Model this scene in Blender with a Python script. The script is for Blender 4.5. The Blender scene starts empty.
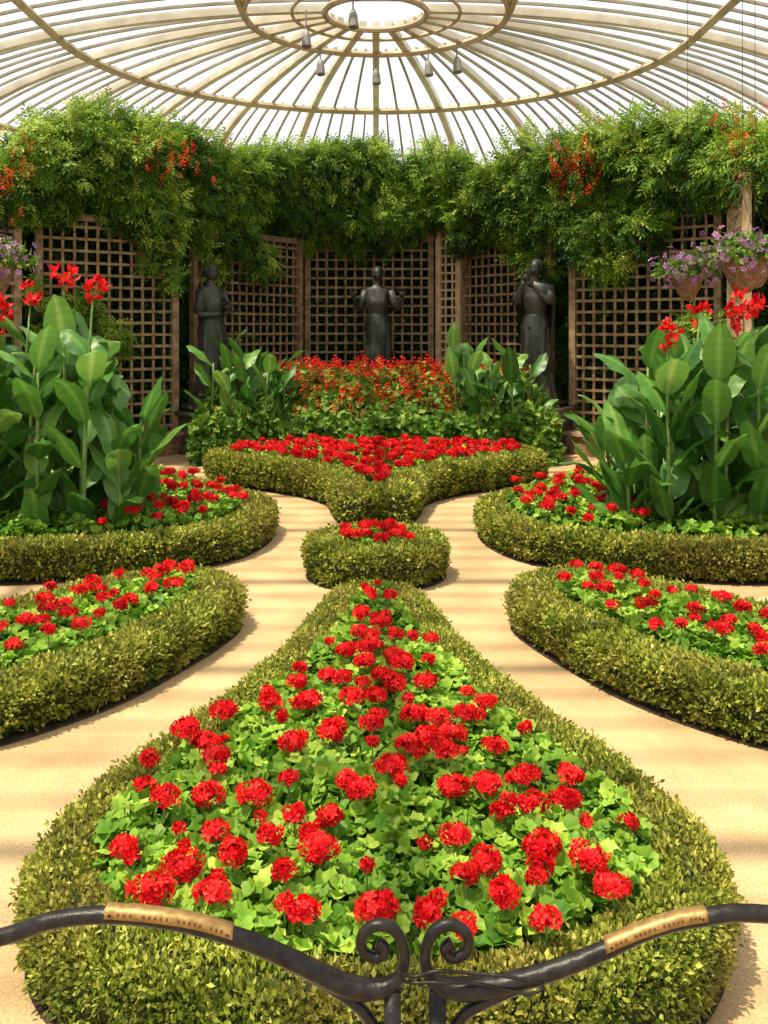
import bpy, math, random
import numpy as np
from mathutils import Vector
random.seed(3); rng=np.random.default_rng(7)
scn=bpy.context.scene
try:
    scn.view_settings.view_transform='Standard'
    scn.view_settings.look='None'
except Exception as e: print(e)

# ---------------------------------------------------------------- helpers
def nrm(a): return a/np.maximum(np.linalg.norm(a,axis=-1,keepdims=True),1e-9)
class MB:
    def __init__(s): s.V=[];s.L=[];s.S=[];s.R=[];s.M=[];s.n=0
    def add(s,verts,faces,mat=0,rnd=0.5):
        verts=np.asarray(verts,dtype=np.float32).reshape(-1,3)
        s.V.append(verts)
        r=np.full(len(verts),rnd,dtype=np.float32) if np.isscalar(rnd) else np.asarray(rnd,dtype=np.float32)
        s.R.append(r)
        s.L.append(np.array([i+s.n for f in faces for i in f],dtype=np.int32))
        s.S.append(np.array([len(f) for f in faces],dtype=np.int32))
        s.M.append(np.full(len(faces),mat,dtype=np.int32))
        s.n+=len(verts)
    def inst(s,P,A,N,size,tv,tf,mat=0,rnd=None,trnd=None):
        P=np.asarray(P,float);n=len(P)
        if n==0:return
        A=nrm(np.asarray(A,float));N=np.asarray(N,float)
        Z=nrm(N-(N*A).sum(1,keepdims=True)*A+1e-5);X=np.cross(A,Z)
        tv=np.asarray(tv,float);k=len(tv)
        size=np.broadcast_to(np.asarray(size,float),(n,))
        W=P[:,None,:]+size[:,None,None]*(tv[None,:,0:1]*X[:,None,:]+tv[None,:,1:2]*A[:,None,:]+tv[None,:,2:3]*Z[:,None,:])
        fl=np.array([i for f in tf for i in f],dtype=np.int64);fs=np.array([len(f) for f in tf],dtype=np.int32)
        s.V.append(W.reshape(-1,3).astype(np.float32))
        s.L.append((fl[None,:]+(np.arange(n)*k)[:,None]+s.n).reshape(-1).astype(np.int32))
        s.S.append(np.tile(fs,n));s.M.append(np.full(n*len(tf),mat,dtype=np.int32))
        if rnd is None:rnd=rng.random(n)
        r=np.repeat(np.broadcast_to(np.asarray(rnd,float),(n,)),k)
        if trnd is not None:r=r+np.tile(trnd,n)
        s.R.append(np.clip(r,0,1).astype(np.float32))
        s.n+=n*k
    def tube(s,pts,rad,sides=8,mat=0,rnd=0.5,flat=1.0,up=(0,0,1)):
        pts=np.asarray(pts,float);n=len(pts)
        rad=np.broadcast_to(np.asarray(rad,float),(n,))
        T=nrm(np.gradient(pts,axis=0))
        u=np.array(up,float)
        if abs(np.dot(u,T[0]))>0.95:u=np.array((1.,0,0))
        V=[];prev=None
        for i in range(n):
            a=u if prev is None else prev
            b=a-np.dot(a,T[i])*T[i];b/=max(np.linalg.norm(b),1e-9);prev=b
            c=np.cross(T[i],b)
            for j in range(sides):
                t=2*math.pi*(j+.5)/sides
                V.append(pts[i]+rad[i]*(math.cos(t)*b+flat*math.sin(t)*c))
        F=[]
        for i in range(n-1):
            for j in range(sides):
                k=(j+1)%sides
                F.append((i*sides+j,i*sides+k,(i+1)*sides+k,(i+1)*sides+j))
        F.append(tuple(range(sides))[::-1]);F.append(tuple((n-1)*sides+j for j in range(sides)))
        s.add(V,F,mat,rnd)
    def box(s,c,d,mat=0,ax=None,rnd=0.5):
        c=np.array(c,float)
        X=np.array((1.,0,0)) if ax is None else nrm(np.array((ax[0],ax[1],0.)))
        Y=np.array((-X[1],X[0],0));Z=np.array((0,0,1.))
        V=[c+X*d[0]/2*a+Y*d[1]/2*b+Z*d[2]/2*e for a in(-1,1) for b in(-1,1) for e in(-1,1)]
        F=[(0,1,3,2),(4,6,7,5),(0,4,5,1),(2,3,7,6),(0,2,6,4),(1,5,7,3)]
        s.add(V,F,mat,rnd)
    def ell(s,c,r,mat=0,nu=16,nv=10,rnd=0.5,fn=None):
        V=[];F=[]
        for i in range(nv+1):
            ph=math.pi*i/nv
            for j in range(nu):
                th=2*math.pi*j/nu
                p=np.array((math.sin(ph)*math.cos(th),math.sin(ph)*math.sin(th),math.cos(ph)))
                if fn is not None:p=fn(p)
                V.append(np.array(c)+p*np.array(r))
        for i in range(nv):
            for j in range(nu):
                k=(j+1)%nu
                F.append((i*nu+j,(i+1)*nu+j,(i+1)*nu+k,i*nu+k))
        s.add(V,F,mat,rnd)
    def build(s,name,mats,smooth=True,loc=None,rotz=0,scale=1):
        V=np.concatenate(s.V);L=np.concatenate(s.L);S=np.concatenate(s.S);M=np.concatenate(s.M);R=np.concatenate(s.R)
        me=bpy.data.meshes.new(name)
        me.vertices.add(len(V));me.vertices.foreach_set('co',V.reshape(-1))
        me.loops.add(len(L));me.loops.foreach_set('vertex_index',L)
        me.polygons.add(len(S))
        st=np.concatenate([[0],np.cumsum(S)[:-1]]).astype(np.int32)
        me.polygons.foreach_set('loop_start',st)
        me.polygons.foreach_set('material_index',M)
        me.polygons.foreach_set('use_smooth',np.full(len(S),bool(smooth)))
        for m in mats:me.materials.append(m)
        me.update(calc_edges=True)
        at=me.attributes.new('rnd','FLOAT','POINT');at.data.foreach_set('value',R)
        me.validate()
        o=bpy.data.objects.new(name,me);scn.collection.objects.link(o)
        if loc is not None:o.location=loc
        o.rotation_euler[2]=rotz;o.scale=(scale,)*3
        return o

def cr(pts,n,closed=False):
    p=np.asarray(pts,float);m=len(p);out=[]
    segs=m if closed else m-1
    for i in range(segs):
        if closed:a,b,c,d=p[(i-1)%m],p[i],p[(i+1)%m],p[(i+2)%m]
        else:a,b,c,d=p[max(i-1,0)],p[i],p[i+1],p[min(i+2,m-1)]
        for k in range(n):
            t=k/n
            out.append(.5*((2*b)+(-a+c)*t+(2*a-5*b+4*c-d)*t*t+(-a+3*b-3*c+d)*t**3))
    if not closed:out.append(p[-1])
    return np.array(out)
def resample(p,step):
    q=np.vstack([p,p[:1]]);d=np.linalg.norm(np.diff(q,axis=0),axis=1);s=np.concatenate([[0],np.cumsum(d)])
    n=max(int(s[-1]/step),12);t=np.arange(n)*s[-1]/n
    return np.stack([np.interp(t,s,q[:,i]) for i in range(q.shape[1])],1),s[-1]
def area(p):
    x,y=p[:,0],p[:,1];return .5*np.sum(x*np.roll(y,-1)-np.roll(x,-1)*y)
def inpoly(P,poly):
    x,y=P[:,0],P[:,1];r=np.zeros(len(P),bool);n=len(poly)
    for i in range(n):
        x1,y1=poly[i];x2,y2=poly[(i+1)%n]
        c=((y1>y)!=(y2>y))
        xx=(x2-x1)*(y-y1)/((y2-y1) if y2!=y1 else 1e-9)+x1
        r^=(c&(x<xx))
    return r
def inset(p,w):
    t=nrm(np.roll(p,-2,0)-np.roll(p,2,0));nn=np.stack([-t[:,1],t[:,0]],1)
    if area(p)<0:nn=-nn
    return p+nn*w
def randin(poly,n):
    lo=poly.min(0);hi=poly.max(0);out=[];c=0
    while c<n:
        q=lo+(hi-lo)*rng.random((n*2,2));q=q[inpoly(q,poly)];out.append(q);c+=len(q)
        if len(q)==0:break
    return np.concatenate(out)[:n]
def rv(n,s=1.0): return rng.normal(size=(n,3))*s

# ---------------------------------------------------------------- materials
def newmat(name):
    m=bpy.data.materials.new(name);m.use_nodes=True;nt=m.node_tree
    return m,nt,nt.nodes['Principled BSDF'],nt.nodes['Material Output']
def leafmat(name,cols,rough=.5,trans=.3,nscale=3.0,nmix=.35,alt=None,spec=.3):
    m,nt,b,o=newmat(name);N=nt.nodes;Lk=nt.links
    a=N.new('ShaderNodeAttribute');a.attribute_name='rnd'
    r=N.new('ShaderNodeValToRGB');e=r.color_ramp.elements
    e[0].color=(*cols[0],1);e[-1].color=(*cols[-1],1)
    for i,c in enumerate(cols[1:-1]):
        x=e.new((i+1)/(len(cols)-1));x.color=(*c,1)
    Lk.new(a.outputs['Fac'],r.inputs[0])
    tc=N.new('ShaderNodeTexCoord');ns=N.new('ShaderNodeTexNoise');ns.inputs['Scale'].default_value=nscale;ns.inputs['Detail'].default_value=3
    Lk.new(tc.outputs['Object'],ns.inputs['Vector'])
    mx=N.new('ShaderNodeMix');mx.data_type='RGBA'
    alt=alt or tuple(c*.5 for c in cols[0])
    rr=N.new('ShaderNodeMapRange');rr.inputs[1].default_value=.42;rr.inputs[2].default_value=.68;rr.inputs[3].default_value=0;rr.inputs[4].default_value=nmix
    Lk.new(ns.outputs['Fac'],rr.inputs[0]);Lk.new(rr.outputs[0],mx.inputs[0])
    Lk.new(r.outputs[0],mx.inputs[6]);mx.inputs[7].default_value=(*alt,1)
    Lk.new(mx.outputs[2],b.inputs['Base Color'])
    b.inputs['Roughness'].default_value=rough;b.inputs['Specular IOR Level'].default_value=spec
    if trans>0:
        t=N.new('ShaderNodeBsdfTranslucent');Lk.new(mx.outputs[2],t.inputs[0])
        ms=N.new('ShaderNodeMixShader');ms.inputs[0].default_value=trans
        Lk.new(b.outputs[0],ms.inputs[1]);Lk.new(t.outputs[0],ms.inputs[2]);Lk.new(ms.outputs[0],o.inputs[0])
    return m
def solid(name,c1,c2,scale=8,rough=.7,metal=0,bump=.2,detail=6,spec=.4):
    m,nt,b,o=newmat(name);N=nt.nodes;Lk=nt.links
    tc=N.new('ShaderNodeTexCoord');ns=N.new('ShaderNodeTexNoise');ns.inputs['Scale'].default_value=scale;ns.inputs['Detail'].default_value=detail
    Lk.new(tc.outputs['Object'],ns.inputs['Vector'])
    r=N.new('ShaderNodeValToRGB');e=r.color_ramp.elements;e[0].position=.35;e[1].position=.65;e[0].color=(*c1,1);e[1].color=(*c2,1)
    Lk.new(ns.outputs['Fac'],r.inputs[0]);Lk.new(r.outputs[0],b.inputs['Base Color'])
    b.inputs['Roughness'].default_value=rough;b.inputs['Metallic'].default_value=metal;b.inputs['Specular IOR Level'].default_value=spec
    if bump>0:
        bp=N.new('ShaderNodeBump');bp.inputs['Strength'].default_value=bump;bp.inputs['Distance'].default_value=.02
        Lk.new(ns.outputs['Fac'],bp.inputs['Height']);Lk.new(bp.outputs[0],b.inputs['Normal'])
    return m
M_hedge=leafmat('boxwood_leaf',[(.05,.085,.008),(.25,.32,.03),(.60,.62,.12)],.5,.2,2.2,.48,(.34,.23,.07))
M_core=solid('hedge_core',(.015,.022,.004),(.04,.05,.008),20,.9)
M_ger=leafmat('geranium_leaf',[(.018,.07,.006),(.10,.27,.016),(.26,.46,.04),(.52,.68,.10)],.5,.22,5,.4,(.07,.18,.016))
M_red=leafmat('geranium_petal',[(.40,.001,.006),(.82,.004,.012),(.98,.04,.035)],.5,.15,20,.2,(.6,.0,.015),.2)
M_redo=leafmat('salvia_petal',[(.6,.004,.003),(.9,.012,.006),(.98,.04,.015)],.6,.1,10,.2,(.7,.005,.005),.2)
M_canna=leafmat('canna_leaf',[(.02,.085,.012),(.075,.22,.03),(.18,.38,.07),(.42,.60,.18)],.40,.3,2,.25,(.05,.15,.025),.45)
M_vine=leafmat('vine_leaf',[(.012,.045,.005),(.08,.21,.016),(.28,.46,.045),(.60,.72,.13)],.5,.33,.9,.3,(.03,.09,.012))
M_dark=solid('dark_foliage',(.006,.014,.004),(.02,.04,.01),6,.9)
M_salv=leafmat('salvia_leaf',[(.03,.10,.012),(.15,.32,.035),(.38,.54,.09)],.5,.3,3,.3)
M_purp=leafmat('petunia_petal',[(.22,.06,.22),(.45,.2,.42),(.66,.42,.62)],.6,.3,10,.2,(.3,.1,.35))
M_soil=solid('soil',(.03,.02,.01),(.08,.055,.03),25,1,0,.6)
M_wood=solid('trellis_wood',(.19,.12,.06),(.40,.28,.16),10,.85)
M_wood2=solid('trellis_wood_light',(.46,.32,.18),(.64,.49,.30),10,.75)
M_bronze=solid('dark_bronze',(.025,.028,.024),(.085,.092,.08),7,.5,.35,.3)
M_ped=solid('pedestal_stone',(.05,.045,.035),(.12,.10,.08),8,.9)
M_iron=solid('black_iron',(.007,.006,.006),(.022,.020,.019),60,.42,.4,.15,4,.5)
M_brass=solid('brass_plate',(.30,.18,.06),(.48,.31,.12),90,.45,.5,.1)
M_frame=solid('painted_frame',(.58,.51,.39),(.78,.71,.58),3,.6)
M_thin=solid('glazing_bar',(.28,.25,.19),(.44,.39,.30),3,.6)
M_ringm=solid('aged_frame',(.36,.27,.16),(.54,.43,.28),3,.6)
M_lowwall=solid('low_wall_stone',(.22,.12,.06),(.42,.27,.15),12,.85,0,.5)
M_lamp=solid('lamp_grey',(.2,.2,.2),(.3,.3,.29),5,.5,.3)
M_bask=solid('coir_basket',(.16,.08,.04),(.32,.18,.09),30,.95,0,.7)
M_stem=solid('green_stem',(.10,.20,.04),(.2,.32,.08),20,.6)

# floor
m,nt,b,o=newmat('tan_concrete');N=nt.nodes;Lk=nt.links
tc=N.new('ShaderNodeTexCoord');n1=N.new('ShaderNodeTexNoise');n1.inputs['Scale'].default_value=2.0;n1.inputs['Detail'].default_value=9
n2=N.new('ShaderNodeTexNoise');n2.inputs['Scale'].default_value=110;n2.inputs['Detail'].default_value=3
r=N.new('ShaderNodeValToRGB');e=r.color_ramp.elements;e[0].position=.3;e[1].position=.7;e[0].color=(.47,.31,.15,1);e[1].color=(.70,.50,.27,1)
Lk.new(tc.outputs['Object'],n1.inputs['Vector']);Lk.new(tc.outputs['Object'],n2.inputs['Vector']);Lk.new(n1.outputs['Fac'],r.inputs[0])
mx=N.new('ShaderNodeMix');mx.data_type='RGBA';mx.blend_type='MULTIPLY';mx.inputs[0].default_value=.8
r2=N.new('ShaderNodeValToRGB');e=r2.color_ramp.elements;e[0].position=.35;e[1].position=.6;e[0].color=(.6,.6,.6,1);e[1].color=(1,1,1,1)
Lk.new(n2.outputs['Fac'],r2.inputs[0]);Lk.new(r.outputs[0],mx.inputs[6]);Lk.new(r2.outputs[0],mx.inputs[7]);Lk.new(mx.outputs[2],b.inputs['Base Color'])
b.inputs['Roughness'].default_value=.85
bp=N.new('ShaderNodeBump');bp.inputs['Strength'].default_value=.3;bp.inputs['Distance'].default_value=.005
Lk.new(n2.outputs['Fac'],bp.inputs['Height']);Lk.new(bp.outputs[0],b.inputs['Normal'])
M_floor=m
f=MB();f.box((0,8,-.1),(17.2,30,.2));f.build('floor',[M_floor],False)
M_slab=solid('pale_slab',(.46,.38,.27),(.58,.49,.37),60,.85)
f=MB();f.box((-.95,1.65,.004),(1.9-.01,1.6,.012));f.box((.95,1.65,.004),(1.9-.01,1.6,.012));f.build('paving_slab',[M_slab],False)

# ---------------------------------------------------------------- leaf templates
LEAF_V=[(0,0,0),(.28,.5,.08),(0,1,-.02),(-.28,.5,.08)];LEAF_F=[(0,1,2),(0,2,3)]
def gleaf():
    V=[(0,.1,-.16)];R=[-.16]
    n=14
    for i in range(n):
        t=math.pi*2*(i+.5)/n-math.pi/2
        rr=1.03 if i%2 else .88
        V.append((rr*math.cos(t)*.5,rr*math.sin(t)*.5+.1,.02+.07*math.cos(3*t)+(.04 if i%2 else -.02)));R.append(.05 if i%2 else -.05)
    V[1]=(.05,-.12,0);V[n]=(-.05,-.12,0)
    F=[(0,1+i,1+(i+1)%n) for i in range(n)]
    return V,F,np.array(R)
GV,GF,GR=gleaf()
def floret():
    V=[];F=[]
    for k in range(5):
        t=2*math.pi*k/5
        for (r,da,z) in ((0.05,0,0),(.38,-.5,.12),(.58,0,.05),(.38,.5,.12)):
            V.append((r*math.cos(t+da),r*math.sin(t+da),z))
        F.append((4*k,4*k+1,4*k+2,4*k+3))
    return V,F
FV,FF=floret()
def pinn():
    V=[];F=[]
    spec=[(.15,1),(.15,-1),(.4,1),(.4,-1),(.65,1),(.65,-1),(.85,0)]
    for y,sd in spec:
        L=.42;a=math.radians(55)*sd
        d=np.array((math.sin(a),math.cos(a),-.25));pn=np.array((d[1],-d[0],0))*.075
        p=np.array((0,y,0))
        i=len(V);V+= [p,p+d*L*.5+pn+(0,0,.03),p+d*L,p+d*L*.5-pn+(0,0,.03)];F.append((i,i+1,i+2,i+3))
    return V,F
PV,PF=pinn()

# ---------------------------------------------------------------- hedges
def hedge(outline,w,h,ls,dens,name='boxwood_hedge'):
    o=cr(outline,10,True);o,_=resample(o,.05)
    c=inset(o,w/2);
    for _ in range(3):c=(np.roll(c,1,0)+c+np.roll(c,-1,0))/3
    c,L=resample(c,.05);n=len(c)
    t=nrm(np.roll(c,-1,0)-np.roll(c,1,0));nn=np.stack([-t[:,1],t[:,0]],1)
    def surf(s,th,k):
        i=s/L*n;i0=np.floor(i).astype(int)%n;fr=(i-np.floor(i))[:,None]
        cc=c[i0]*(1-fr)+c[(i0+1)%n]*fr;nv=nrm(nn[i0]*(1-fr)+nn[(i0+1)%n]*fr)
        ct,st=np.cos(th),np.sin(th);e=.66
        cx=np.sign(ct)*np.abs(ct)**e;sz=np.sign(st)*np.abs(st)**e
        bump=.5*np.sin(s*23+3*th)+.5*np.sin(s*41-5*th+1.3)+.7*np.sin(s*9+2*th+cc[:,0]*4)+.4*np.sin(s*67+7*th)
        q=1+.05*bump
        x=cx*w/2*k*q;z=h/2+.01+sz*(h/2)*k*q
        x=x*np.where(sz<0,1-.16*np.abs(sz),1)
        P=np.stack([cc[:,0]+nv[:,0]*x,cc[:,1]+nv[:,1]*x,z],1)
        Nn=np.stack([nv[:,0]*np.sign(cx)*np.abs(cx)**2,nv[:,1]*np.sign(cx)*np.abs(cx)**2,np.sign(sz)*np.abs(sz)**2],1)
        return P,nrm(Nn+1e-6),sz,bump
    mb=MB();sides=16
    S=np.repeat(np.arange(n)*L/n,sides);TH=np.tile(np.arange(sides)*2*math.pi/sides,n)
    P,_,_,_=surf(S,TH,.88);P[:,2]=np.maximum(P[:,2],.0)
    F=[(i*sides+j,((i+1)%n)*sides+j,((i+1)%n)*sides+(j+1)%sides,i*sides+(j+1)%sides) for i in range(n) for j in range(sides)]
    mb.add(P,F,1)
    girth=2*(w+h)*.95;cnt=int(L*girth*.8*dens)
    s=rng.random(cnt)*L;th=(rng.random(cnt)*1.5-.25)*math.pi
    P,Nn,sz,bump=surf(s,th,.97)
    P=P+Nn*(rng.normal(size=(cnt,1))*.013-ls*.25)
    P[:,2]=np.maximum(P[:,2],.012)
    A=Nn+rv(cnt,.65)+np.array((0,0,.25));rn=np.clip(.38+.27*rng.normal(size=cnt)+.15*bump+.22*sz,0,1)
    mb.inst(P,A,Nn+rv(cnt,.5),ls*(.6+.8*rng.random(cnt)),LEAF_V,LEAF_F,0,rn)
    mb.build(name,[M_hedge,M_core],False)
    so=inset(o,.012)
    sb=MB();k=len(so);V=[(x,y,.008) for x,y in so]+[(x,y,-.02) for x,y in so]
    sb.add(V,[tuple(range(k))]+[(i,(i+1)%k,(i+1)%k+k,i+k) for i in range(k)]);sb.build('soil_bed',[M_soil],False)
    return inset(o,w*.95)

def heads(mb,C,R,mat=1,nf=36,fs=.024,stem=True,zb=.15):
    for c,r in zip(C,R):
        n=int(nf*(r/.045)**2)+6
        d=nrm(rv(n));d[:,2]=np.abs(d[:,2])*1.1-.35;d=nrm(d)
        ecc=np.array((random.uniform(.85,1.25),random.uniform(.85,1.2),random.uniform(.45,.68)))
        P=np.array(c)+d*r*ecc*(.75+.40*rng.random((n,1)))
        mb.inst(P,np.cross(d,rv(n)),d+rv(n,.35),fs*(.9+.4*rng.random(n))*1.3,FV,FF,mat,np.clip(.45+.32*rng.normal(size=n)+.25*d[:,2],0,1))
        mb.ell(c,(r*.65,r*.65,r*.4),mat,8,5,.05)
        if stem:
            b=np.array((c[0]+random.uniform(-.02,.02),c[1]+random.uniform(-.02,.02),zb))
            mb.tube([b,(b+np.array(c))/2+np.array((.004,0,0)),np.array(c)],.0035,4,2)
def poisson(poly,n,md):
    out=[]
    pts=randin(poly,n*20)
    for p in pts:
        if all((p[0]-q[0])**2+(p[1]-q[1])**2>md*md for q in out):out.append(p)
        if len(out)>=n:break
    return out
def geraniums(inner,nleaf,ls,headpos,hz,R,fs,nf,z0=.16,z1=.32,name='geranium_planting'):
    mb=MB()
    k=len(inner)
    q=randin(inner,nleaf);n=len(q)
    def hf(q): return .5+.25*np.sin(q[:,0]*7+1)*np.cos(q[:,1]*6)+.25*np.sin(q[:,0]*15+q[:,1]*11)
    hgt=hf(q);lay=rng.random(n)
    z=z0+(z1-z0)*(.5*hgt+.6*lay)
    P=np.stack([q[:,0],q[:,1],z],1)
    A=rv(n);A[:,2]=A[:,2]*.35-.1
    Nn=rv(n,.46)+np.array((0,-.2,1))
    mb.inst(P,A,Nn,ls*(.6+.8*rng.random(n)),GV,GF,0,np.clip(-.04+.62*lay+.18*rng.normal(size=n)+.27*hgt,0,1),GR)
    V=[(x,y,.10) for x,y in inner];mb.add(V,[tuple(range(k))],3)
    hp=np.array([(p[0],p[1]) for p in headpos])
    hh=hf(hp)
    heads(mb,[(p[0],p[1],hz+(z1-z0)*.4*(h-.5)+random.uniform(-.015,.025)) for p,h in zip(hp,hh)],R,1,nf,fs,True,z0*.8)
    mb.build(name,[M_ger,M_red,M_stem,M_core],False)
def mir(p):return [(-x,y) for x,y in p]

# Bed A (teardrop)
half=[(0,5.85),(.24,5.74),(.35,5.25),(.455,4.70),(.68,3.98),(.88,3.50),(1.00,3.13),(1.035,2.85),(.98,2.62),(.83,2.42),(.60,2.25),(.32,2.16)]
A=half+[(0,2.13)]+[(-x,y) for x,y in half[:0:-1]]
inA=hedge(A,.225,.25,.018,26000)
HP=[(-.83,3.28),(-.75,3.51),(-.62,3.64),(-.46,3.83),(-.35,3.91),(-.17,3.49),(-.32,3.38),(-.58,3.24),(-.41,2.98),(-.26,2.82),(-.17,2.66),(-.26,2.5),(-.42,2.57),(-.45,2.40),(-.56,2.52),(-.5,2.77),(-.76,2.68),(-.22,4.1),(-.14,4.3),(.03,4.77),(.09,4.3),(.22,3.95),(.25,3.64),(.36,3.61),(.45,3.70),(.45,3.38),(.54,3.2),(.68,3.12),(.51,2.72),(.62,2.61),(.66,2.43),(.47,2.6),(.32,2.55),(.25,2.48),(.14,2.35),(0,2.34),(.23,2.30),(.35,2.38),(.45,2.3),(.51,2.93),(.38,3.05),(.25,3.24),(.12,3.32),(.06,3.16),(-.05,3.01),(-.02,3.54),(-.1,3.75),(0,3.83),(.2,3.4),(.27,3.06),(-.1,3.08),(-.15,2.88),(.41,2.91),(-.32,2.70),(-.43,3.62),(-.57,3.02),(.24,2.76),(-.05,4.3),(-.15,4.03),(.08,3.9),(-.02,4.5),(.1,4.6),(-.07,4.65),(.12,4.1),(.3,3.5),(-.05,4.15),(.03,4.0),(-.28,3.75),(.16,3.7),(.62,2.95),(-.65,3.4),(0,4.95),(.08,5.1),(-.08,4.85),(-.04,5.2),(-.2,2.36),(-.62,2.40),(-.7,2.95)]
HP=[(x*.94,y+.06 if y<2.6 else y) for x,y in HP]
RA=[random.choice([.030,.034,.038,.042,.045,.040]) for _ in HP]
ex=poisson(inset(inA,.03),55,.14);HP+= [(p[0],p[1]) for p in ex];RA+=[random.choice([.012,.016,.020,.026]) for _ in ex]
geraniums(inA,11500,.056,HP,.335,RA,.023,42)

# Bed B (circle)
B=[(.53*math.cos(t),7.0+.53*math.sin(t)) for t in np.linspace(0,2*math.pi,16,endpoint=False)]
inB=hedge(B,.27,.27,.026,13000)
pb=poisson(inB,14,.08)
geraniums(inB,700,.06,pb,.33,[random.uniform(.035,.05) for _ in pb],.03,24)

# Bed C (shield)
hc=[(0,8.62),(.30,8.70),(.43,9.15),(.54,9.75),(.9,10.25),(1.4,10.65),(1.9,11.05),(2.05,11.45),(1.9,11.95),(1.4,12.35),(.7,12.55)]
C=hc+[(0,12.6)]+[(-x,y) for x,y in hc[:0:-1]]
inC=hedge(C,.36,.33,.038,6500)
pc=[p for p in poisson(inC,150,.14)]
geraniums(inC,4200,.085,pc,.40,[random.uniform(.035,.06) for _ in pc],.042,16,z0=.2,z1=.38)

# Bed D
D=[(.80,5.74),(.92,6.08),(1.25,6.30),(1.60,6.14),(1.97,5.75),(2.3,5.35),(2.75,5.0),(3.3,4.75),(3.4,4.2),(2.9,3.85),(2.3,3.85),(1.80,3.98),(1.5,4.2),(1.2,4.58),(1.0,5.02),(.86,5.4)]
for sgn in(0,1):
    d=D if not sgn else mir(D)
    i=hedge(d,.31,.235,.024,13000)
    ph=poisson(i,55,.12)
    geraniums(i,4600,.062,ph,.325,[random.uniform(.022,.046) for _ in ph],.026,26,z1=.30)
# Bed E
E=[(.88,8.35),(.93,7.8),(1.15,7.3),(1.6,6.98),(2.2,6.75),(2.8,6.68),(3.5,6.9),(3.95,7.4),(4.1,8.6),(3.9,10.0),(3.4,11.0),(2.9,11.1),(2.4,10.6),(1.85,9.85),(1.35,9.2),(1.0,8.8)]
for sgn in(0,1):
    d=E if not sgn else mir(E)
    i=hedge(d,.30,.27,.03,8000)
    ph=[p for p in poisson(i,150,.18) if abs(p[0])<2.15]
    geraniums(i,8000,.07,ph,.39,[random.uniform(.028,.055) for _ in ph],.032,20,z1=.38)

# ---------------------------------------------------------------- cannas
def blade(mb,base,az,el,L,W,droop,mat,rnd0):
    nu,nv=14,6
    d=np.array((math.cos(az),math.sin(az)));sd=np.array((-d[1],d[0],0))
    p=np.array(base,float);V=[];R=[];a=el
    tw=random.uniform(-.8,.8);ph=random.uniform(0,6)
    for i in range(nu+1):
        t=i/nu
        s=max(0,(t-.10)/.90)
        w=W*.5*(math.sin(math.pi*s**.9)**.62 if 0<s<1 else 0)*(1-.15*s)+(0.009*(1-t) if t<.3 else 0)
        tan=np.array((math.cos(a)*d[0],math.cos(a)*d[1],math.sin(a)))
        up=np.cross(tan,-sd);up/=np.linalg.norm(up)
        s2=sd*math.cos(tw*t)+up*math.sin(tw*t)
        for j in range(nv+1):
            u=(j/nv)*2-1
            V.append(p+s2*w*u+up*(abs(u)**1.3*w*.22+.010*math.sin(t*15+ph+u*2)*abs(u)))
            R.append(min(1,max(0,rnd0+(.28 if j==nv//2 else 0)+.04*math.sin(t*46))))
        p=p+tan*L/nu;a-=droop/nu*(.2+1.6*t)
    F=[(i*(nv+1)+j,i*(nv+1)+j+1,(i+1)*(nv+1)+j+1,(i+1)*(nv+1)+j) for i in range(nu) for j in range(nv)]
    mb.add(V,F,mat,R)
def canna(mb,x,y,h,nl,L,W,flower,z0=.05,e0=45,e1=78):
    lean=(random.uniform(-.10,.10),random.uniform(-.08,.08))
    pts=[(x+lean[0]*t*t,y+lean[1]*t*t,z0+h*t) for t in np.linspace(0,1,6)]
    pts_s=pts if flower else pts[:5]
    mb.tube(pts_s,[.018,.017,.016,.014,.011,.007][:len(pts_s)],7,2)
    az=random.uniform(0,6.28)
    for k in range(nl):
        t=.10+.84*k/(nl-1)
        b=(x+lean[0]*t*t,y+lean[1]*t*t,z0+h*t*.80)
        az+=math.pi+random.uniform(-.9,.9)
        el=math.radians(random.uniform(e0,e1));LL=L*(1-.3*abs(t-.5)*1.2)*random.uniform(.8,1.12)
        blade(mb,b,az,el,LL,W*random.uniform(.78,1.12),random.uniform(.3,1.6),0,random.uniform(.12,.70))
    if flower:
        top=np.array(pts[-1])
        for q in range(4):
            n=10;c=top+np.array((random.uniform(-.07,.07),random.uniform(-.05,.05),random.uniform(-.04,.18)))
            P=c+rv(n,.017)
            mb.tube([top,c],.004,4,2)
            mb.inst(P,rv(n)+np.array((0,0,.7)),rv(n),.07,[(0,0,0),(.38,.5,.1),(0,1,0),(-.38,.5,.1)],LEAF_F,1)
for sgn in(-1,1):
    mb=MB()
    pts=[(1.98,7.4),(2.25,7.3),(2.6,7.3),(2.95,7.3),(3.3,7.5),(1.95,7.8),(2.2,7.75),(2.55,7.8),(2.9,7.9),(3.2,8.0),(2.1,8.15),(2.5,8.2),(2.9,8.3),(3.3,8.5),(2.35,7.55),(2.75,7.5),(3.05,7.6),(3.5,7.9),(2.7,8.05),(3.4,7.2),(3.1,8.6),(2.4,7.95),(3.0,8.0)]
    for q,(x,y) in enumerate(pts):
        h=random.uniform(1.55,2.05)
        if abs(x)<2.15:h=random.uniform(1.0,1.35)
        if sgn<0 and 2.2<x<2.8:h+=.1
        canna(mb,sgn*x,y,h,9,.62,.25,q%3==1 and x>2.1)
    mb.build('canna_clump',[M_canna,M_red,M_stem],True)
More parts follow.
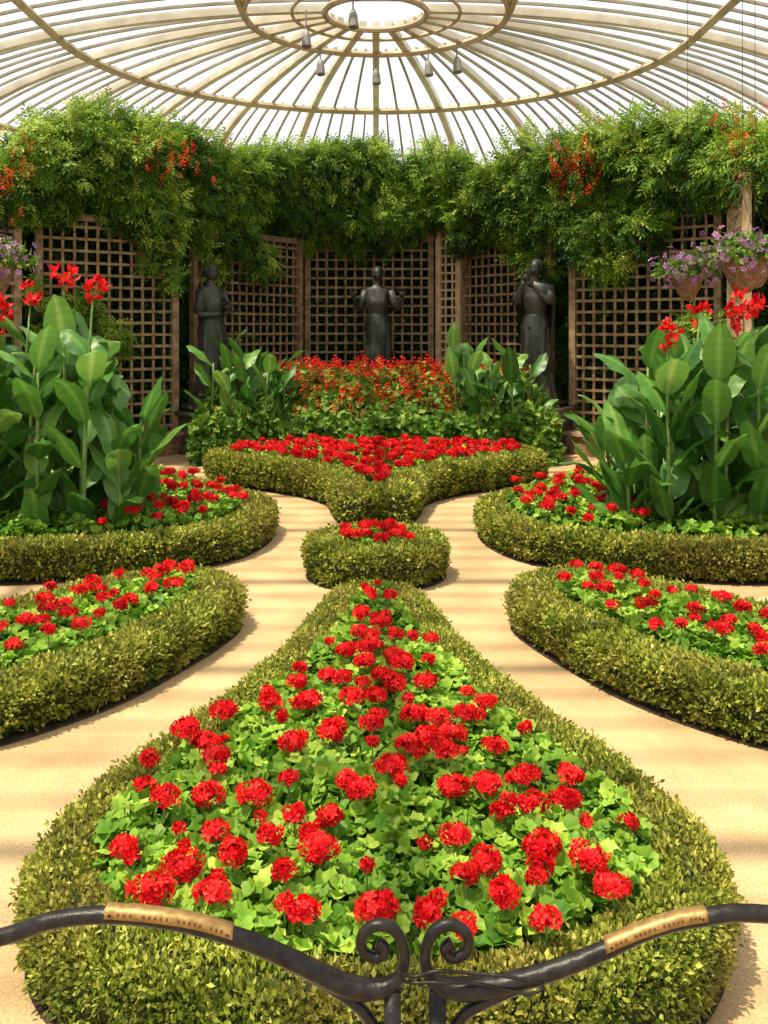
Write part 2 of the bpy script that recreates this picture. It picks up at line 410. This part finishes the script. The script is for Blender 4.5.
for (xs,ys) in (([-2.25,-2.0,-1.75,-1.5,-1.25,-1.95,-1.6],[13.0,12.85,12.9,12.8,13.0,13.3,13.3]),([1.1,1.35,1.6,1.85,1.3,2.1],[13.0,12.8,12.9,12.85,13.3,13.1])):
    mb=MB()
    for x,y in zip(xs,ys):canna(mb,x,y,random.uniform(1.5,1.95),8,.60,.22,False,.05,48,78)
    mb.build('canna_clump',[M_canna,M_red,M_stem],True)

# ---------------------------------------------------------------- salvia bed
SPV=[];SPF=[]
for k in range(16):
    t=k/15;a=k*2.4;r=.16*(1-t*.75);c=np.array((r*math.cos(a),t,r*math.sin(a)));d=np.array((math.cos(a),.5,math.sin(a)))*.16
    sd=np.array((-math.sin(a),0,math.cos(a)))*.07
    i=len(SPV);SPV+=[c-sd*.5,c+d*.6-sd,c+d,c+d*.6+sd];SPF.append((i,i+1,i+2,i+3))
mb=MB()
def stop(x,y):
    e=np.clip((2.45-np.abs(x))/.35,0,1)**.5
    return (.48+.62*np.clip((y-12.75)/1.1,0,1)**.8+.08*np.sin(x*6)*np.cos(y*4)+.07*np.sin(x*13+y*5)+.15*np.clip((np.abs(x)-1.0)*1.5,0,1)*np.clip(1-(y-12.75)*.6,0,1))*(.55+.45*e)
BL=[(0,0,0),(.34,.45,.06),(0,1,-.06),(-.34,.45,.06)]
n=20000
x=rng.uniform(-2.45,2.45,n);y=rng.uniform(12.72,14.9,n)
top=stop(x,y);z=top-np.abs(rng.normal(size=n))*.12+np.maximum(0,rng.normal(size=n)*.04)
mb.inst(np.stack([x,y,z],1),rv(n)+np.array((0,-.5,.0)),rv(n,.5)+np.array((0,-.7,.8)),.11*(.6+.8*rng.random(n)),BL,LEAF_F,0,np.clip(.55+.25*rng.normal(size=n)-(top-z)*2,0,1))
n=8000
x=rng.uniform(-2.45,2.45,n);z=rng.random(n)*(stop(x,12.75+0*x)+.1);y=12.66+.09*np.sin(x*8)+.06*rng.normal(size=n)+z*.22
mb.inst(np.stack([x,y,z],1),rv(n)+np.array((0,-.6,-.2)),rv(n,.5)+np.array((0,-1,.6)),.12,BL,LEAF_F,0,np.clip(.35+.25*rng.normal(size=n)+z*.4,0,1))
n=3500
sd=np.where(rng.random(n)<.5,-1,1);y=rng.uniform(12.75,14.9,n);z=rng.random(n)*stop(2.3+0*y,y)
mb.inst(np.stack([sd*2.40+rv(n,.05)[:,0],y,z],1),rv(n),rv(n,.5)+np.stack([sd,0*sd,.3+0*sd],1),.10,LEAF_V,LEAF_F,0)
n=900
x=rng.uniform(-2.2,2.2,n);y=rng.uniform(12.8,14.9,n)
keep=((np.abs(x)<1.15)|(y>13.7)|(rng.random(n)<.12))&((y>13.2)|(rng.random(n)<.45));x=x[keep];y=y[keep];n=len(x)
mb.inst(np.stack([x,y,stop(x,y)-.05],1),rv(n,.15)+np.array((0,0,1)),rv(n),.22*(.6+.7*rng.random(n)),SPV,SPF,1)
V=[];gx=np.linspace(-2.3,2.3,30);gy=np.linspace(12.8,14.85,14)
for a in gx:
    for c in gy:V.append((a,c,float(stop(a,c))-.2))
F=[(i*14+j,(i+1)*14+j,(i+1)*14+j+1,i*14+j+1) for i in range(29) for j in range(13)]
mb.add(V,F,2);mb.box((0,13.85,.15),(4.6,2.0,.30),2)
mb.build('salvia_planting',[M_salv,M_redo,M_core],False)

# ---------------------------------------------------------------- trellis
def trellis(p0,p1,z1=3.35,wood=M_wood,sp=.165):
    p0=np.array(p0,float);p1=np.array(p1,float);d=p1-p0;L=np.linalg.norm(d);u=d/L;nn=np.array((-u[1],u[0]))
    mb=MB()
    k=max(2,int(round(L/sp)))
    for i in range(1,k):
        c=p0+u*L*i/k;mb.box((c[0],c[1],z1/2+.1),(.038,.018,z1-.2),0,u)
    for j in range(int((z1-.3)/sp)+1):
        c=(p0+p1)/2-nn*.02;mb.box((c[0],c[1],.25+j*sp),(L,.018,.038),0,u)
    for c in(p0,p1):
        mb.box((c[0],c[1],z1/2+.03),(.10,.10,z1+.06),1,u);mb.box((c[0],c[1],z1+.08),(.14,.14,.04),1,u)
    c=(p0+p1)/2;mb.box((c[0],c[1],z1),(L,.07,.09),1,u);mb.box((c[0],c[1],.16),(L,.07,.09),1,u)
    mb.build('lattice_trellis',[wood,M_wood2 if wood is M_wood2 else M_wood],False)
TR=[((-5.4,11.3),(-4.6,12.15),3.3),((-4.55,12.8),(-2.95,13.9),3.35),((-2.8,14.6),(-1.35,16.7),3.35),((-1.22,17.0),(.98,17.0),3.45),((1.55,16.7),(2.75,15.0),3.45),((2.95,14.2),(4.65,12.9),3.5)]
for a,bq,z in TR:trellis(a,bq,z)
trellis((4.6,12.3),(4.25,10.9),3.5,M_wood2)
trellis((1.12,16.8),(1.45,16.6),3.65,M_wood2,.15)
# foliage screen behind lattice
path=np.array([(-6.2,10.6),(-5.4,12.1),(-4.7,13.5),(-3.2,15.0),(-1.8,17.5),(0,17.8),(1.9,17.5),(3.3,15.2),(4.9,13.7),(5.4,12.3),(5.3,10.4)])
ps=cr(path,12)
mb=MB();k=len(ps)
V=[(x,y,0) for x,y in ps]+[(x,y,3.9) for x,y in ps]
mb.add(V,[(i,i+1,i+1+k,i+k) for i in range(k-1)],1)
n=17000
i=rng.integers(0,k-1,n);fr=rng.random((n,1));p=ps[i]*(1-fr)+ps[i+1]*fr
c0=np.array((0,12.));inw=nrm(c0-p)
z=rng.random(n)*3.95
p=p+inw*(.05+.25*rng.random((n,1))*(1+.5*np.sin(z*3+p[:,0]*4))[:,None])
mb.inst(np.stack([p[:,0],p[:,1],z],1),rv(n,.7)+np.array((0,0,-.6)),np.stack([inw[:,0],inw[:,1],.3+0*z],1)+rv(n,.4),.26*(.6+.7*rng.random(n)),PV,PF,0,np.clip(.12+.16*rng.normal(size=n),0,1))
mb.build('foliage_screen',[M_vine,M_dark],False)

# ---------------------------------------------------------------- vine mass
prof=np.array([(-5.6,10.9,3.7,3.1),(-4.9,12.1,3.95,3.3),(-4.4,12.8,4.55,3.45),(-3.8,13.4,4.90,3.5),(-3.0,14.1,4.8,3.3),(-2.2,15.5,4.85,3.6),(-1.3,16.8,5.05,3.6),(-.5,17.0,5.2,3.6),(.0,17.1,5.0,3.6),(.45,17.0,4.4,3.6),(1.0,16.9,4.95,3.75),(1.9,16.0,4.75,3.5),(2.9,14.5,4.95,3.3),(3.8,13.7,4.98,3.4),(4.5,12.8,4.65,3.6),(4.7,12.0,4.3,3.6),(4.7,11.0,4.0,3.5)])
tp=cr(prof,12)
mb=MB();blobs=[]
for q in range(0,len(tp),2):
    x,y,t,bz=tp[q]
    for _ in range(2):
        R=random.uniform(.26,.44);lo=bz+.15;hi=t-R*1.0
        zz=random.uniform(lo,max(hi,lo+.05))
        blobs.append((x+random.uniform(-.12,.12),y+random.uniform(-.5,.25),zz,R))
    if q%6==0:
        R=random.uniform(.34,.5);blobs.append((x,y-.1,t-R*.9+random.uniform(-.2,.16),R))
    if q%4==0:blobs.append((x,y,bz+.2,.28))
for _ in range(26):
    x,y,t,bz=tp[random.randrange(6,len(tp)-2)]
    L=random.randint(2,4)
    for j in range(L):blobs.append((x+random.uniform(-.06,.06),y-.2,bz+.2-j*.16,.17-.025*j))
blobs+=[(-3.1,13.7,3.2,.35),(-3.15,13.7,2.85,.26),(-3.0,13.75,2.5,.18),(3.15,13.8,3.1,.42),(3.3,13.7,2.75,.35),(3.7,13.3,3.2,.36),(1.6,16.2,3.4,.35),(-.4,16.8,3.35,.3),(2.5,15.2,3.2,.4),(2.6,15.1,2.7,.3),(-2.3,15.2,3.3,.4),
        (-2.6,14.9,2.6,.25),(-4.5,12.4,2.0,.36),(-4.3,12.5,1.5,.36),(4.3,12.5,1.6,.4),(-1.9,15.6,2.9,.3),(-3.9,12.8,2.1,.25),(-3.6,13.0,1.7,.2)]
for (x,y,z,R) in blobs:
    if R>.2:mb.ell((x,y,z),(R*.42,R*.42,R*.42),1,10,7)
    ns=int(115*(R/.6)**2)+4
    d=nrm(rv(ns));d=d[(d[:,2]>-.8)];ns=len(d)
    spP=np.array((x,y,z))+d*R*(.58+.48*rng.random((ns,1)))
    sb=np.clip(.42+random.uniform(-.18,.2)+.18*rng.normal(size=ns)+.36*d[:,2],0.0,1)  # top light painted in: upward sprigs of each blob get lighter leaf colour
    for rep in range(9):
        Pp=spP+rv(ns,.05)
        Aa=d*.6+rv(ns,.55)+np.array((0,0,-.45))
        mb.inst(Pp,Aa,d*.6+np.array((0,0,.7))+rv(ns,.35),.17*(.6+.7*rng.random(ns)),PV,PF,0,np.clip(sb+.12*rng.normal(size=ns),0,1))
def spray(cx,cy,cz,sx,sz,n,sz2=.12):
    P=np.array((cx,cy,cz))+rng.normal(size=(n,3))*np.array((sx,.15,sz))
    mb.inst(P,rv(n,.3)+np.array((0,-.2,1.)),rv(n),sz2*(.7+.8*rng.random(n)),SPV,SPF,2)
spray(-2.75,13.0,4.05,.30,.20,30);spray(2.75,13.2,4.15,.22,.30,46,.13);spray(4.3,11.1,4.0,.2,.22,40,.13);spray(-4.5,11.6,3.75,.2,.18,20);spray(-4.5,10.9,3.3,.2,.3,26)
mb.build('climbing_vine',[M_vine,M_dark,M_redo],False)

# low stone walls, left and right, each with a capping course
for s in(-1,1):
    mb=MB()
    pth=cr(np.array([(s*2.75,14.2),(s*3.3,13.4),(s*4.2,12.6),(s*4.7,11.9)]),6)
    for i in range(len(pth)-1):
        d=pth[i+1]-pth[i];c=(pth[i]+pth[i+1])/2
        for k in range(3):mb.box((c[0],c[1],.045+k*.09),(np.linalg.norm(d)*.97,.3-.01*(k%2),.084),0,d)
        mb.box((c[0],c[1],.295),(np.linalg.norm(d)*1.04,.36,.05),1,d)
    mb.build('low_stone_wall',[M_lowwall,M_wood2],False)

# ---------------------------------------------------------------- statues
def hand(mb,w,d,pn,side,s):
    w=np.array(w,float);d=nrm(np.array(d,float));pn=np.array(pn,float);pn=nrm(pn-np.dot(pn,d)*d);sx=np.cross(d,pn)*side
    mb.tube([w,w+d*.02*s,w+d*.05*s],[.011*s,.020*s,.018*s],8,0,flat=.45,up=sx)
    for k,(o,l) in enumerate(((-.014,.038),(-.005,.044),(.005,.041),(.014,.032))):
        b=w+d*.045*s+sx*o*s;a=b+d*l*.5*s+pn*.004*s;c=a+d*l*.42*s+pn*.014*s
        mb.tube([b,a,c],[.0048*s,.0044*s,.0034*s],6,0)
    b=w+d*.015*s-sx*.013*s;a=b+(d*.5-sx)*.018*s;c=a+(d-sx*.2)*.02*s+pn*.006*s
    mb.tube([b,a,c],[.0055*s,.005*s,.0038*s],6,0)
def statue(loc,rot,H,arms,shawl,z0):
    mb=MB()
    rings=[(0,.145,.125),(.03,.140,.120),(.12,.120,.108),(.25,.110,.100),(.38,.106,.095),(.47,.106,.092),(.53,.100,.086),(.60,.076,.064),(.66,.084,.072),(.71,.092,.084),(.76,.098,.068),(.80,.102,.056),(.825,.084,.046),(.842,.043,.036),(.86,.030,.031),(.885,.029,.030)]
    rg=cr(np.array(rings),4);ns=56;V=[]
    for (z,rx,ry) in rg:
        am=.13*max(0,1-z/.60)+.02*(z<.8)
        for j in range(ns):
            t=2*math.pi*j/ns
            q=1+am*(.6*math.sin(9*t+z*4)+.5*math.sin(14*t-z*7+1))
            knee=.02*math.exp(-((z-.30)/.09)**2)*max(0,math.cos(t+math.pi/2+.5))**3
            V.append((rx*q*math.cos(t)+.008*math.sin(z*5),ry*q*math.sin(t)+(-knee if math.sin(t)<0 else 0)-.01*math.sin(z*3),z))
    n=len(rg);F=[(i*ns+j,i*ns+(j+1)%ns,(i+1)*ns+(j+1)%ns,(i+1)*ns+j) for i in range(n-1) for j in range(ns)]
    F.append(tuple(range(ns))[::-1]);mb.add(V,F,0)
    mb.tube([(.080*math.cos(t),.070*math.sin(t)-.01,.60) for t in np.linspace(0,2*math.pi,25)],.007,6,0)
    Vv=[];
    for i,(z,k) in enumerate(((.615,1.02),(.56,1.22),(.50,1.30))):
        for j in range(ns):
            t=2*math.pi*j/ns;q=k*(1+.03*i*math.sin(11*t));dz=-.02*(i==2)*math.sin(5*t)
            Vv.append((.082*q*math.cos(t),.070*q*math.sin(t)-.01,z+dz))
    mb.add(Vv,[(i*ns+j,i*ns+(j+1)%ns,(i+1)*ns+(j+1)%ns,(i+1)*ns+j) for i in range(2) for j in range(ns)],0)
    def hf(p):
        q=p.copy()
        if p[2]<0:q[0]*=1-.28*p[2]**2;q[1]*=1-.12*p[2]**2
        if p[1]<-.8 and abs(p[2]+.12)<.25:q[1]-=.14*(1-abs(p[0])*3) if abs(p[0])<.3 else 0
        if p[1]<-.6 and abs(p[2]-.08)<.1 and .2<abs(p[0])<.6:q[1]+=.10
        if p[1]<-.6 and abs(p[2]+.48)<.08 and abs(p[0])<.3:q[1]-=.05
        return q
    mb.ell((0,-.008,.933),(.043,.050,.062),0,28,22,.5,hf)
    mb.ell((0,.008,.948),(.050,.052,.056),0,20,12,.5,lambda p:p*(1+.05*math.sin(12*math.atan2(p[1],p[0]))) if p[1]>-.35 or p[2]>.55 else p*.8)
    mb.ell((0,.062,.935),(.026,.024,.026),0,12,8)
    for s in(-1,1):mb.ell((s*.044,0,.928),(.006,.010,.014),0,8,6)
    for (pts,pn) in arms:
        pp=cr(np.array(pts,float),6);r=np.interp(np.linspace(0,1,len(pp)),[0,.12,.5,.6,1],[.028,.029,.023,.023,.014])
        mb.tube(pp,r,12,0)
        side=1 if pts[0][0]>0 else -1
        hand(mb,pp[-1],pp[-1]-pp[-3],pn,side,1.15)
        e=np.array(pts[1],float);a=np.array(pts[0],float)
        mb.tube([a+(0,0,.008),(a+e)/2,e],[.033,.036,.042],12,0)
    if shawl:
        Vs=[];
        for i,(z,rx,ry) in enumerate(((.835,.06,.05),(.81,.120,.070),(.74,.142,.088),(.64,.142,.095),(.52,.136,.10),(.40,.124,.104))):
            for j in range(ns//2+9):
                t=-.25+ (math.pi+.5)*j/(ns//2+8)
                q=1+.03*i/5*math.sin(10*t+i*.3);Vs.append((rx*q*math.cos(t),ry*q*math.sin(t)-.005,z))
        k=ns//2+9
        mb.add(Vs,[(i*k+j,i*k+j+1,(i+1)*k+j+1,(i+1)*k+j) for i in range(5) for j in range(k-1)],0)
    pz=z0/H
    mb.box((0,0,-.02),(.34,.30,.04),0)
    mb.box((0,0,-pz/2-.02),(.40,.36,pz-.04),1);mb.box((0,0,-.055),(.46,.42,.03),1);mb.box((0,0,-pz+.03),(.48,.44,.06),1)
    mb.build('bronze_statue',[M_bronze,M_ped],True,(loc[0],loc[1],z0),rot,H)
statue((.03,16.2),0,2.1,[([(.098,0,.795),(.150,-.02,.655),(.190,-.085,.745)],(0,-1,.6)),([(-.098,0,.795),(-.150,-.02,.655),(-.190,-.085,.745)],(0,-1,.6))],False,.78)
statue((-2.44,14.05),math.radians(50),2.08,[([(.10,0,.795),(.13,-.03,.65),(.03,-.115,.70)],(0,.3,1)),([(-.10,0,.795),(-.13,-.03,.65),(-.02,-.125,.64)],(0,.3,1))],False,.70)
statue((2.37,14.05),math.radians(-35),2.08,[([(.10,0,.795),(.135,-.06,.70),(.03,-.115,.80)],(0,1,.3)),([(-.10,0,.795),(-.125,-.07,.69),(-.03,-.13,.84)],(0,1,.3))],True,.76)

# ---------------------------------------------------------------- roof
YC=13.0;RR=8.3
def zr(r):return 2.6+3.6*max(0,1-(abs(r)/RR)**2.4)**(1/2.4)
roof=MB()
def radial(th,r0,r1,rad,mat):
    rs=np.linspace(r0,r1,18)
    if r1>8:rs=np.concatenate([np.linspace(r0,7.4,12),[7.7,7.95,8.12,8.22,8.28,8.3]])
    roof.tube([(r*math.cos(th),YC+r*math.sin(th),zr(r)) for r in rs],rad,4,mat)
for i in range(0,13):radial(math.pi*i/12,.7,RR,.075,0)
for i in range(0,37):
    if i%3:radial(math.pi*i/36,1.8,RR,.026,3)
for i in range(0,72):
    if i%2:radial(math.pi*i/72,4.35,RR,.022,3)
for r,rad in((.7,.045),(1.15,.025),(1.8,.05),(4.35,.06),(6.5,.055),(8.3,.1)):
    th=np.linspace(0,math.pi*(2 if r<2 else 1),72)
    roof.tube([(r*math.cos(t),YC+r*math.sin(t),zr(r)-.07) for t in th],rad,6,1)
def arch(y,rad,mt):
    xs=np.concatenate([[-8.3,-8.28,-8.2,-8.05,-7.8,-7.4],np.linspace(-7,7,27),[7.4,7.8,8.05,8.2,8.28,8.3]])
    roof.tube([(x,y,zr(x)) for x in xs],rad,4,mt)
y=YC-.35;i=1
while y>-3:
    big=i%5==0
    arch(y,.075 if big else .026,0 if big else 3);y-=.35;i+=1
for x in(-6.5,-4.35,-1.8,1.8,4.35,6.5,-8.3,8.3):
    roof.tube([(x,YC,zr(x)-.07),(x,5,zr(x)-.07),(x,-3,zr(x)-.07)],.055,6,1)
m,nt,b,o=newmat('pale_glass');N=nt.nodes;Lk=nt.links
t=N.new('ShaderNodeBsdfTransparent');t.inputs[0].default_value=(.96,.985,.985,1)
g=N.new('ShaderNodeBsdfGlossy');g.inputs['Roughness'].default_value=.15;g.inputs[0].default_value=(.8,.85,.85,1)
tl=N.new('ShaderNodeBsdfTranslucent');tl.inputs[0].default_value=(.75,.86,.92,1)
m1=N.new('ShaderNodeMixShader');m1.inputs[0].default_value=.05;m2=N.new('ShaderNodeMixShader');m2.inputs[0].default_value=.05
Lk.new(t.outputs[0],m1.inputs[1]);Lk.new(tl.outputs[0],m1.inputs[2]);Lk.new(m1.outputs[0],m2.inputs[1]);Lk.new(g.outputs[0],m2.inputs[2]);Lk.new(m2.outputs[0],o.inputs[0])
M_glass=m
rs=[0,.7,1.8,3.2,4.5,5.6,6.7,7.4,7.9,8.15,8.27,8.3];nt_=36
V=[(r*math.cos(math.pi*j/nt_),YC+r*math.sin(math.pi*j/nt_),zr(r)+.03) for r in rs for j in range(nt_+1)]
roof.add(V,[(i*(nt_+1)+j,i*(nt_+1)+j+1,(i+1)*(nt_+1)+j+1,(i+1)*(nt_+1)+j) for i in range(len(rs)-1) for j in range(nt_)],2)
xs=[-r for r in rs[::-1]]+rs[1:]
V=[(x,yy,zr(x)+.03) for x in xs for yy in(YC,-3)]
roof.add(V,[(2*i,2*i+1,2*i+3,2*i+2) for i in range(len(xs)-1)],2)
roof.build('glass_dome_roof',[M_frame,M_ringm,M_glass,M_thin],False)
wm=solid('wall_stone',(.18,.14,.10),(.34,.28,.2),4,.9)
mb=MB();k=49
V=[(rr*math.cos(math.pi*j/48),YC+rr*math.sin(math.pi*j/48),z) for rr,z in((8.25,0),(8.25,2.6),(8.45,2.6),(8.45,0)) for j in range(k)]
mb.add(V,[(a*k+j,a*k+j+1,(a+1)*k+j+1,(a+1)*k+j) for a in range(3) for j in range(48)]);mb.build('wall_back',[wm],False)
mb=MB();mb.box((-8.35,5,1.3),(.2,16,2.6));mb.build('wall_left',[wm],False)
mb=MB();mb.box((8.35,5,1.3),(.2,16,2.6));mb.build('wall_right',[wm],False)
for (x,y,L) in((-.95,12.9,.30),(-.85,14.5,.22),(0,14.8,.28),(.8,14.55,.22),(1.2,14.1,.3),(-.3,12.4,.2)):
    mb=MB();z=zr(math.hypot(x,y-YC))-.05
    mb.tube([(x,y,z),(x,y,z-L)],.012,6,0)
    a=np.array((x,y,z-L));d=np.array((0.05,-.15,-1.))
    mb.tube([a-d*.03,a+d*.02,a+d*.06,a+d*.20,a+d*.21],[.03,.05,.06,.07,.06],12,0)
    mb.build('spotlight',[M_lamp],False)

# ---------------------------------------------------------------- hanging baskets
def basket(x,y,z,s):
    mb=MB()
    prof=[(0,-.36),(.08,-.33),(.14,-.22),(.19,-.08),(.21,0)]
    ns=20;V=[(r*s*math.cos(2*math.pi*j/ns),r*s*math.sin(2*math.pi*j/ns),zz*s) for r,zz in prof for j in range(ns)]
    mb.add(V,[(i*ns+j,i*ns+(j+1)%ns,(i+1)*ns+(j+1)%ns,(i+1)*ns+j) for i in range(4) for j in range(ns)],2)
    top=zr(math.hypot(x,max(0,y-YC)) if y>YC else x)-z
    for k in range(3):
        t=2*math.pi*k/3;mb.tube([(.2*s*math.cos(t),.2*s*math.sin(t),0),(0,0,.6)],.003,4,3)
    mb.tube([(0,0,.6),(0,0,top)],.003,4,3)
    n=900;d=nrm(rv(n));d[:,2]=np.abs(d[:,2])*.9-.3
    lump=1+.3*np.sin(5*np.arctan2(d[:,1],d[:,0])+3*d[:,2])
    P=d*np.array((.30,.30,.26))*s*((.6+.5*rng.random(n))*lump)[:,None]+np.array((0,0,.04))
    mb.inst(P,rv(n)+d,d+rv(n,.4),.07,LEAF_V,LEAF_F,0)
    n=190;d=nrm(rv(n));d[:,2]=d[:,2]*.8
    lump=1+.3*np.sin(5*np.arctan2(d[:,1],d[:,0])+3*d[:,2])
    P=d*np.array((.36,.36,.28))*s*((.75+.4*rng.random(n))*lump)[:,None]+np.array((0,0,.03))
    mb.inst(P,np.cross(d,rv(n)),d+rv(n,.5),.065,FV,FF,1)
    mb.build('hanging_flower_basket',[M_salv,M_purp,M_bask,M_iron],False,(x,y,z))
basket(3.55,9.2,2.5,1.0);basket(3.15,9.6,2.38,.8);basket(-3.70,9.2,2.45,1.0);basket(3.95,9.9,2.55,.9)

# ---------------------------------------------------------------- gate
G=MB();GY=1.27
def g3(p):return [(x,GY,z) for x,z in p]
left=[(-1.0,.86),(-.75,.93),(-.503,.988),(-.436,1.010),(-.356,1.018),(-.262,1.008),(-.168,.982),(-.088,.946),(-.035,.922),(.008,.920),(.032,.937),(.038,.967),(.026,.997),(.002,1.005),(-.018,.991),(-.017,.970),(.001,.961),(.012,.972),(.003,.981)]
pp=cr(np.array(g3(left)),8);n=len(pp)
r=np.interp(np.linspace(0,1,n),[0,.25,.38,.46,.56,.9,1],[.012,.012,.014,.016,.009,.008,.009])
G.tube(pp,r,10,0,flat=.9,up=(0,1,0))
right=[(2*.052-x,z) for x,z in left[:8:-1]]
right=right+[(.150,.922),(.225,.940),(.299,.968),(.366,.998),(.433,1.014),(.524,1.019),(.80,.985),(1.1,.93)]
right=right[::-1]
pp=cr(np.array(g3(right)),8);n=len(pp)
r=np.interp(np.linspace(0,1,n),[0,.25,.38,.44,.56,.9,1],[.012,.012,.014,.016,.009,.008,.009])
G.tube(pp,r,10,0,flat=.9,up=(0,1,0))
for x in(.022,.082):G.box((x,GY,.47),(.022,.022,.90),0)
for x0,x1 in((-1.0,.022),(.082,1.1)):
    for z in(.12,.74):G.box(((x0+x1)/2,GY,z),(x1-x0,.02,.03),0)
    for k in range(1,8):G.box((x0+(x1-x0)*k/8,GY,.40),(.013,.013,.68),0)
G.tube(cr(np.array([(-.12,GY,.955),(-.05,GY,.915),(-.01,GY,.88),(.01,GY,.83),(.016,GY,.75)]),6),.008,8,0)
G.tube(cr(np.array([(.224,GY,.935),(.154,GY,.905),(.114,GY,.88),(.094,GY,.83),(.088,GY,.75)]),6),.008,8,0)
for x in(-1.02,1.12):
    G.box((x,GY,.6),(.06,.06,1.2),0);G.ell((x,GY,1.23),(.045,.045,.05),0)
cb=[(.028,.955),(.05,.945),(.08,.955),(.12,.950),(.17,.948),(.22,.935),(.2,.925),(.14,.935),(.08,.94),(.04,.938),(.028,.955)]
G.tube(cr(np.array([(x,GY-.018+.004*(i%2),z) for i,(x,z) in enumerate(cb)]),5),.0022,6,0)
def plaque(pts):
    c=cr(np.array(pts),8);k=len(c);V=[]
    for (x,z) in c:
        for (dy,dz) in((-.014,.003),(-.011,.0145),(.006,.0145),(.006,.003)):V.append((x,GY+dy,z+dz))
    F=[(i*4+j,(i+1)*4+j,(i+1)*4+(j+1)%4,i*4+(j+1)%4) for i in range(k-1) for j in range(4)]+[(0,1,2,3),tuple((k-1)*4+j for j in(3,2,1,0))]
    G.add(V,F,1)
    for i in range(3,k-3):
        x,z=c[i]
        if i%6:G.box((x,GY-.0128,z+.009),(.0030,.0010,.004),2)
plaque([(-.36,1.018),(-.30,1.013),(-.24,1.004),(-.19,.990)])
plaque([(.44,1.014),(.40,1.007),(.35,.991),(.305,.972)])
for x,z in((-.353,1.028),(-.197,1.002),(.433,1.023),(.312,.985)):G.ell((x,GY-.011,z-.004),(.003,.003,.003),0,8,6)
M_eng=solid('engraving',(.14,.09,.04),(.18,.12,.06),40,.6,.5)
G.build('iron_gate',[M_iron,M_brass,M_eng],True)

# ---------------------------------------------------------------- light & camera
w=bpy.data.worlds.new('World');scn.world=w;w.use_nodes=True
bg=w.node_tree.nodes['Background'];bg.inputs[0].default_value=(1,.99,.97,1);bg.inputs[1].default_value=1.15
s=bpy.data.lights.new('sun','SUN');s.energy=7.4;s.angle=math.radians(1.5);s.color=(1,.86,.64)
so=bpy.data.objects.new('sun',s);scn.collection.objects.link(so);so.location=(-3,-2,12)
so.rotation_euler=Vector((-.30,-.12,.93)).to_track_quat('Z','Y').to_euler()
cam=bpy.data.cameras.new('camera');cam.sensor_fit='AUTO';cam.sensor_width=36;cam.lens=36*950/1024
cam.shift_x=8/1024;cam.shift_y=-182/1024;cam.clip_start=.05
co=bpy.data.objects.new('camera',cam);scn.collection.objects.link(co);co.location=(0,0,1.8);co.rotation_euler=(math.radians(90),0,0)
scn.camera=co
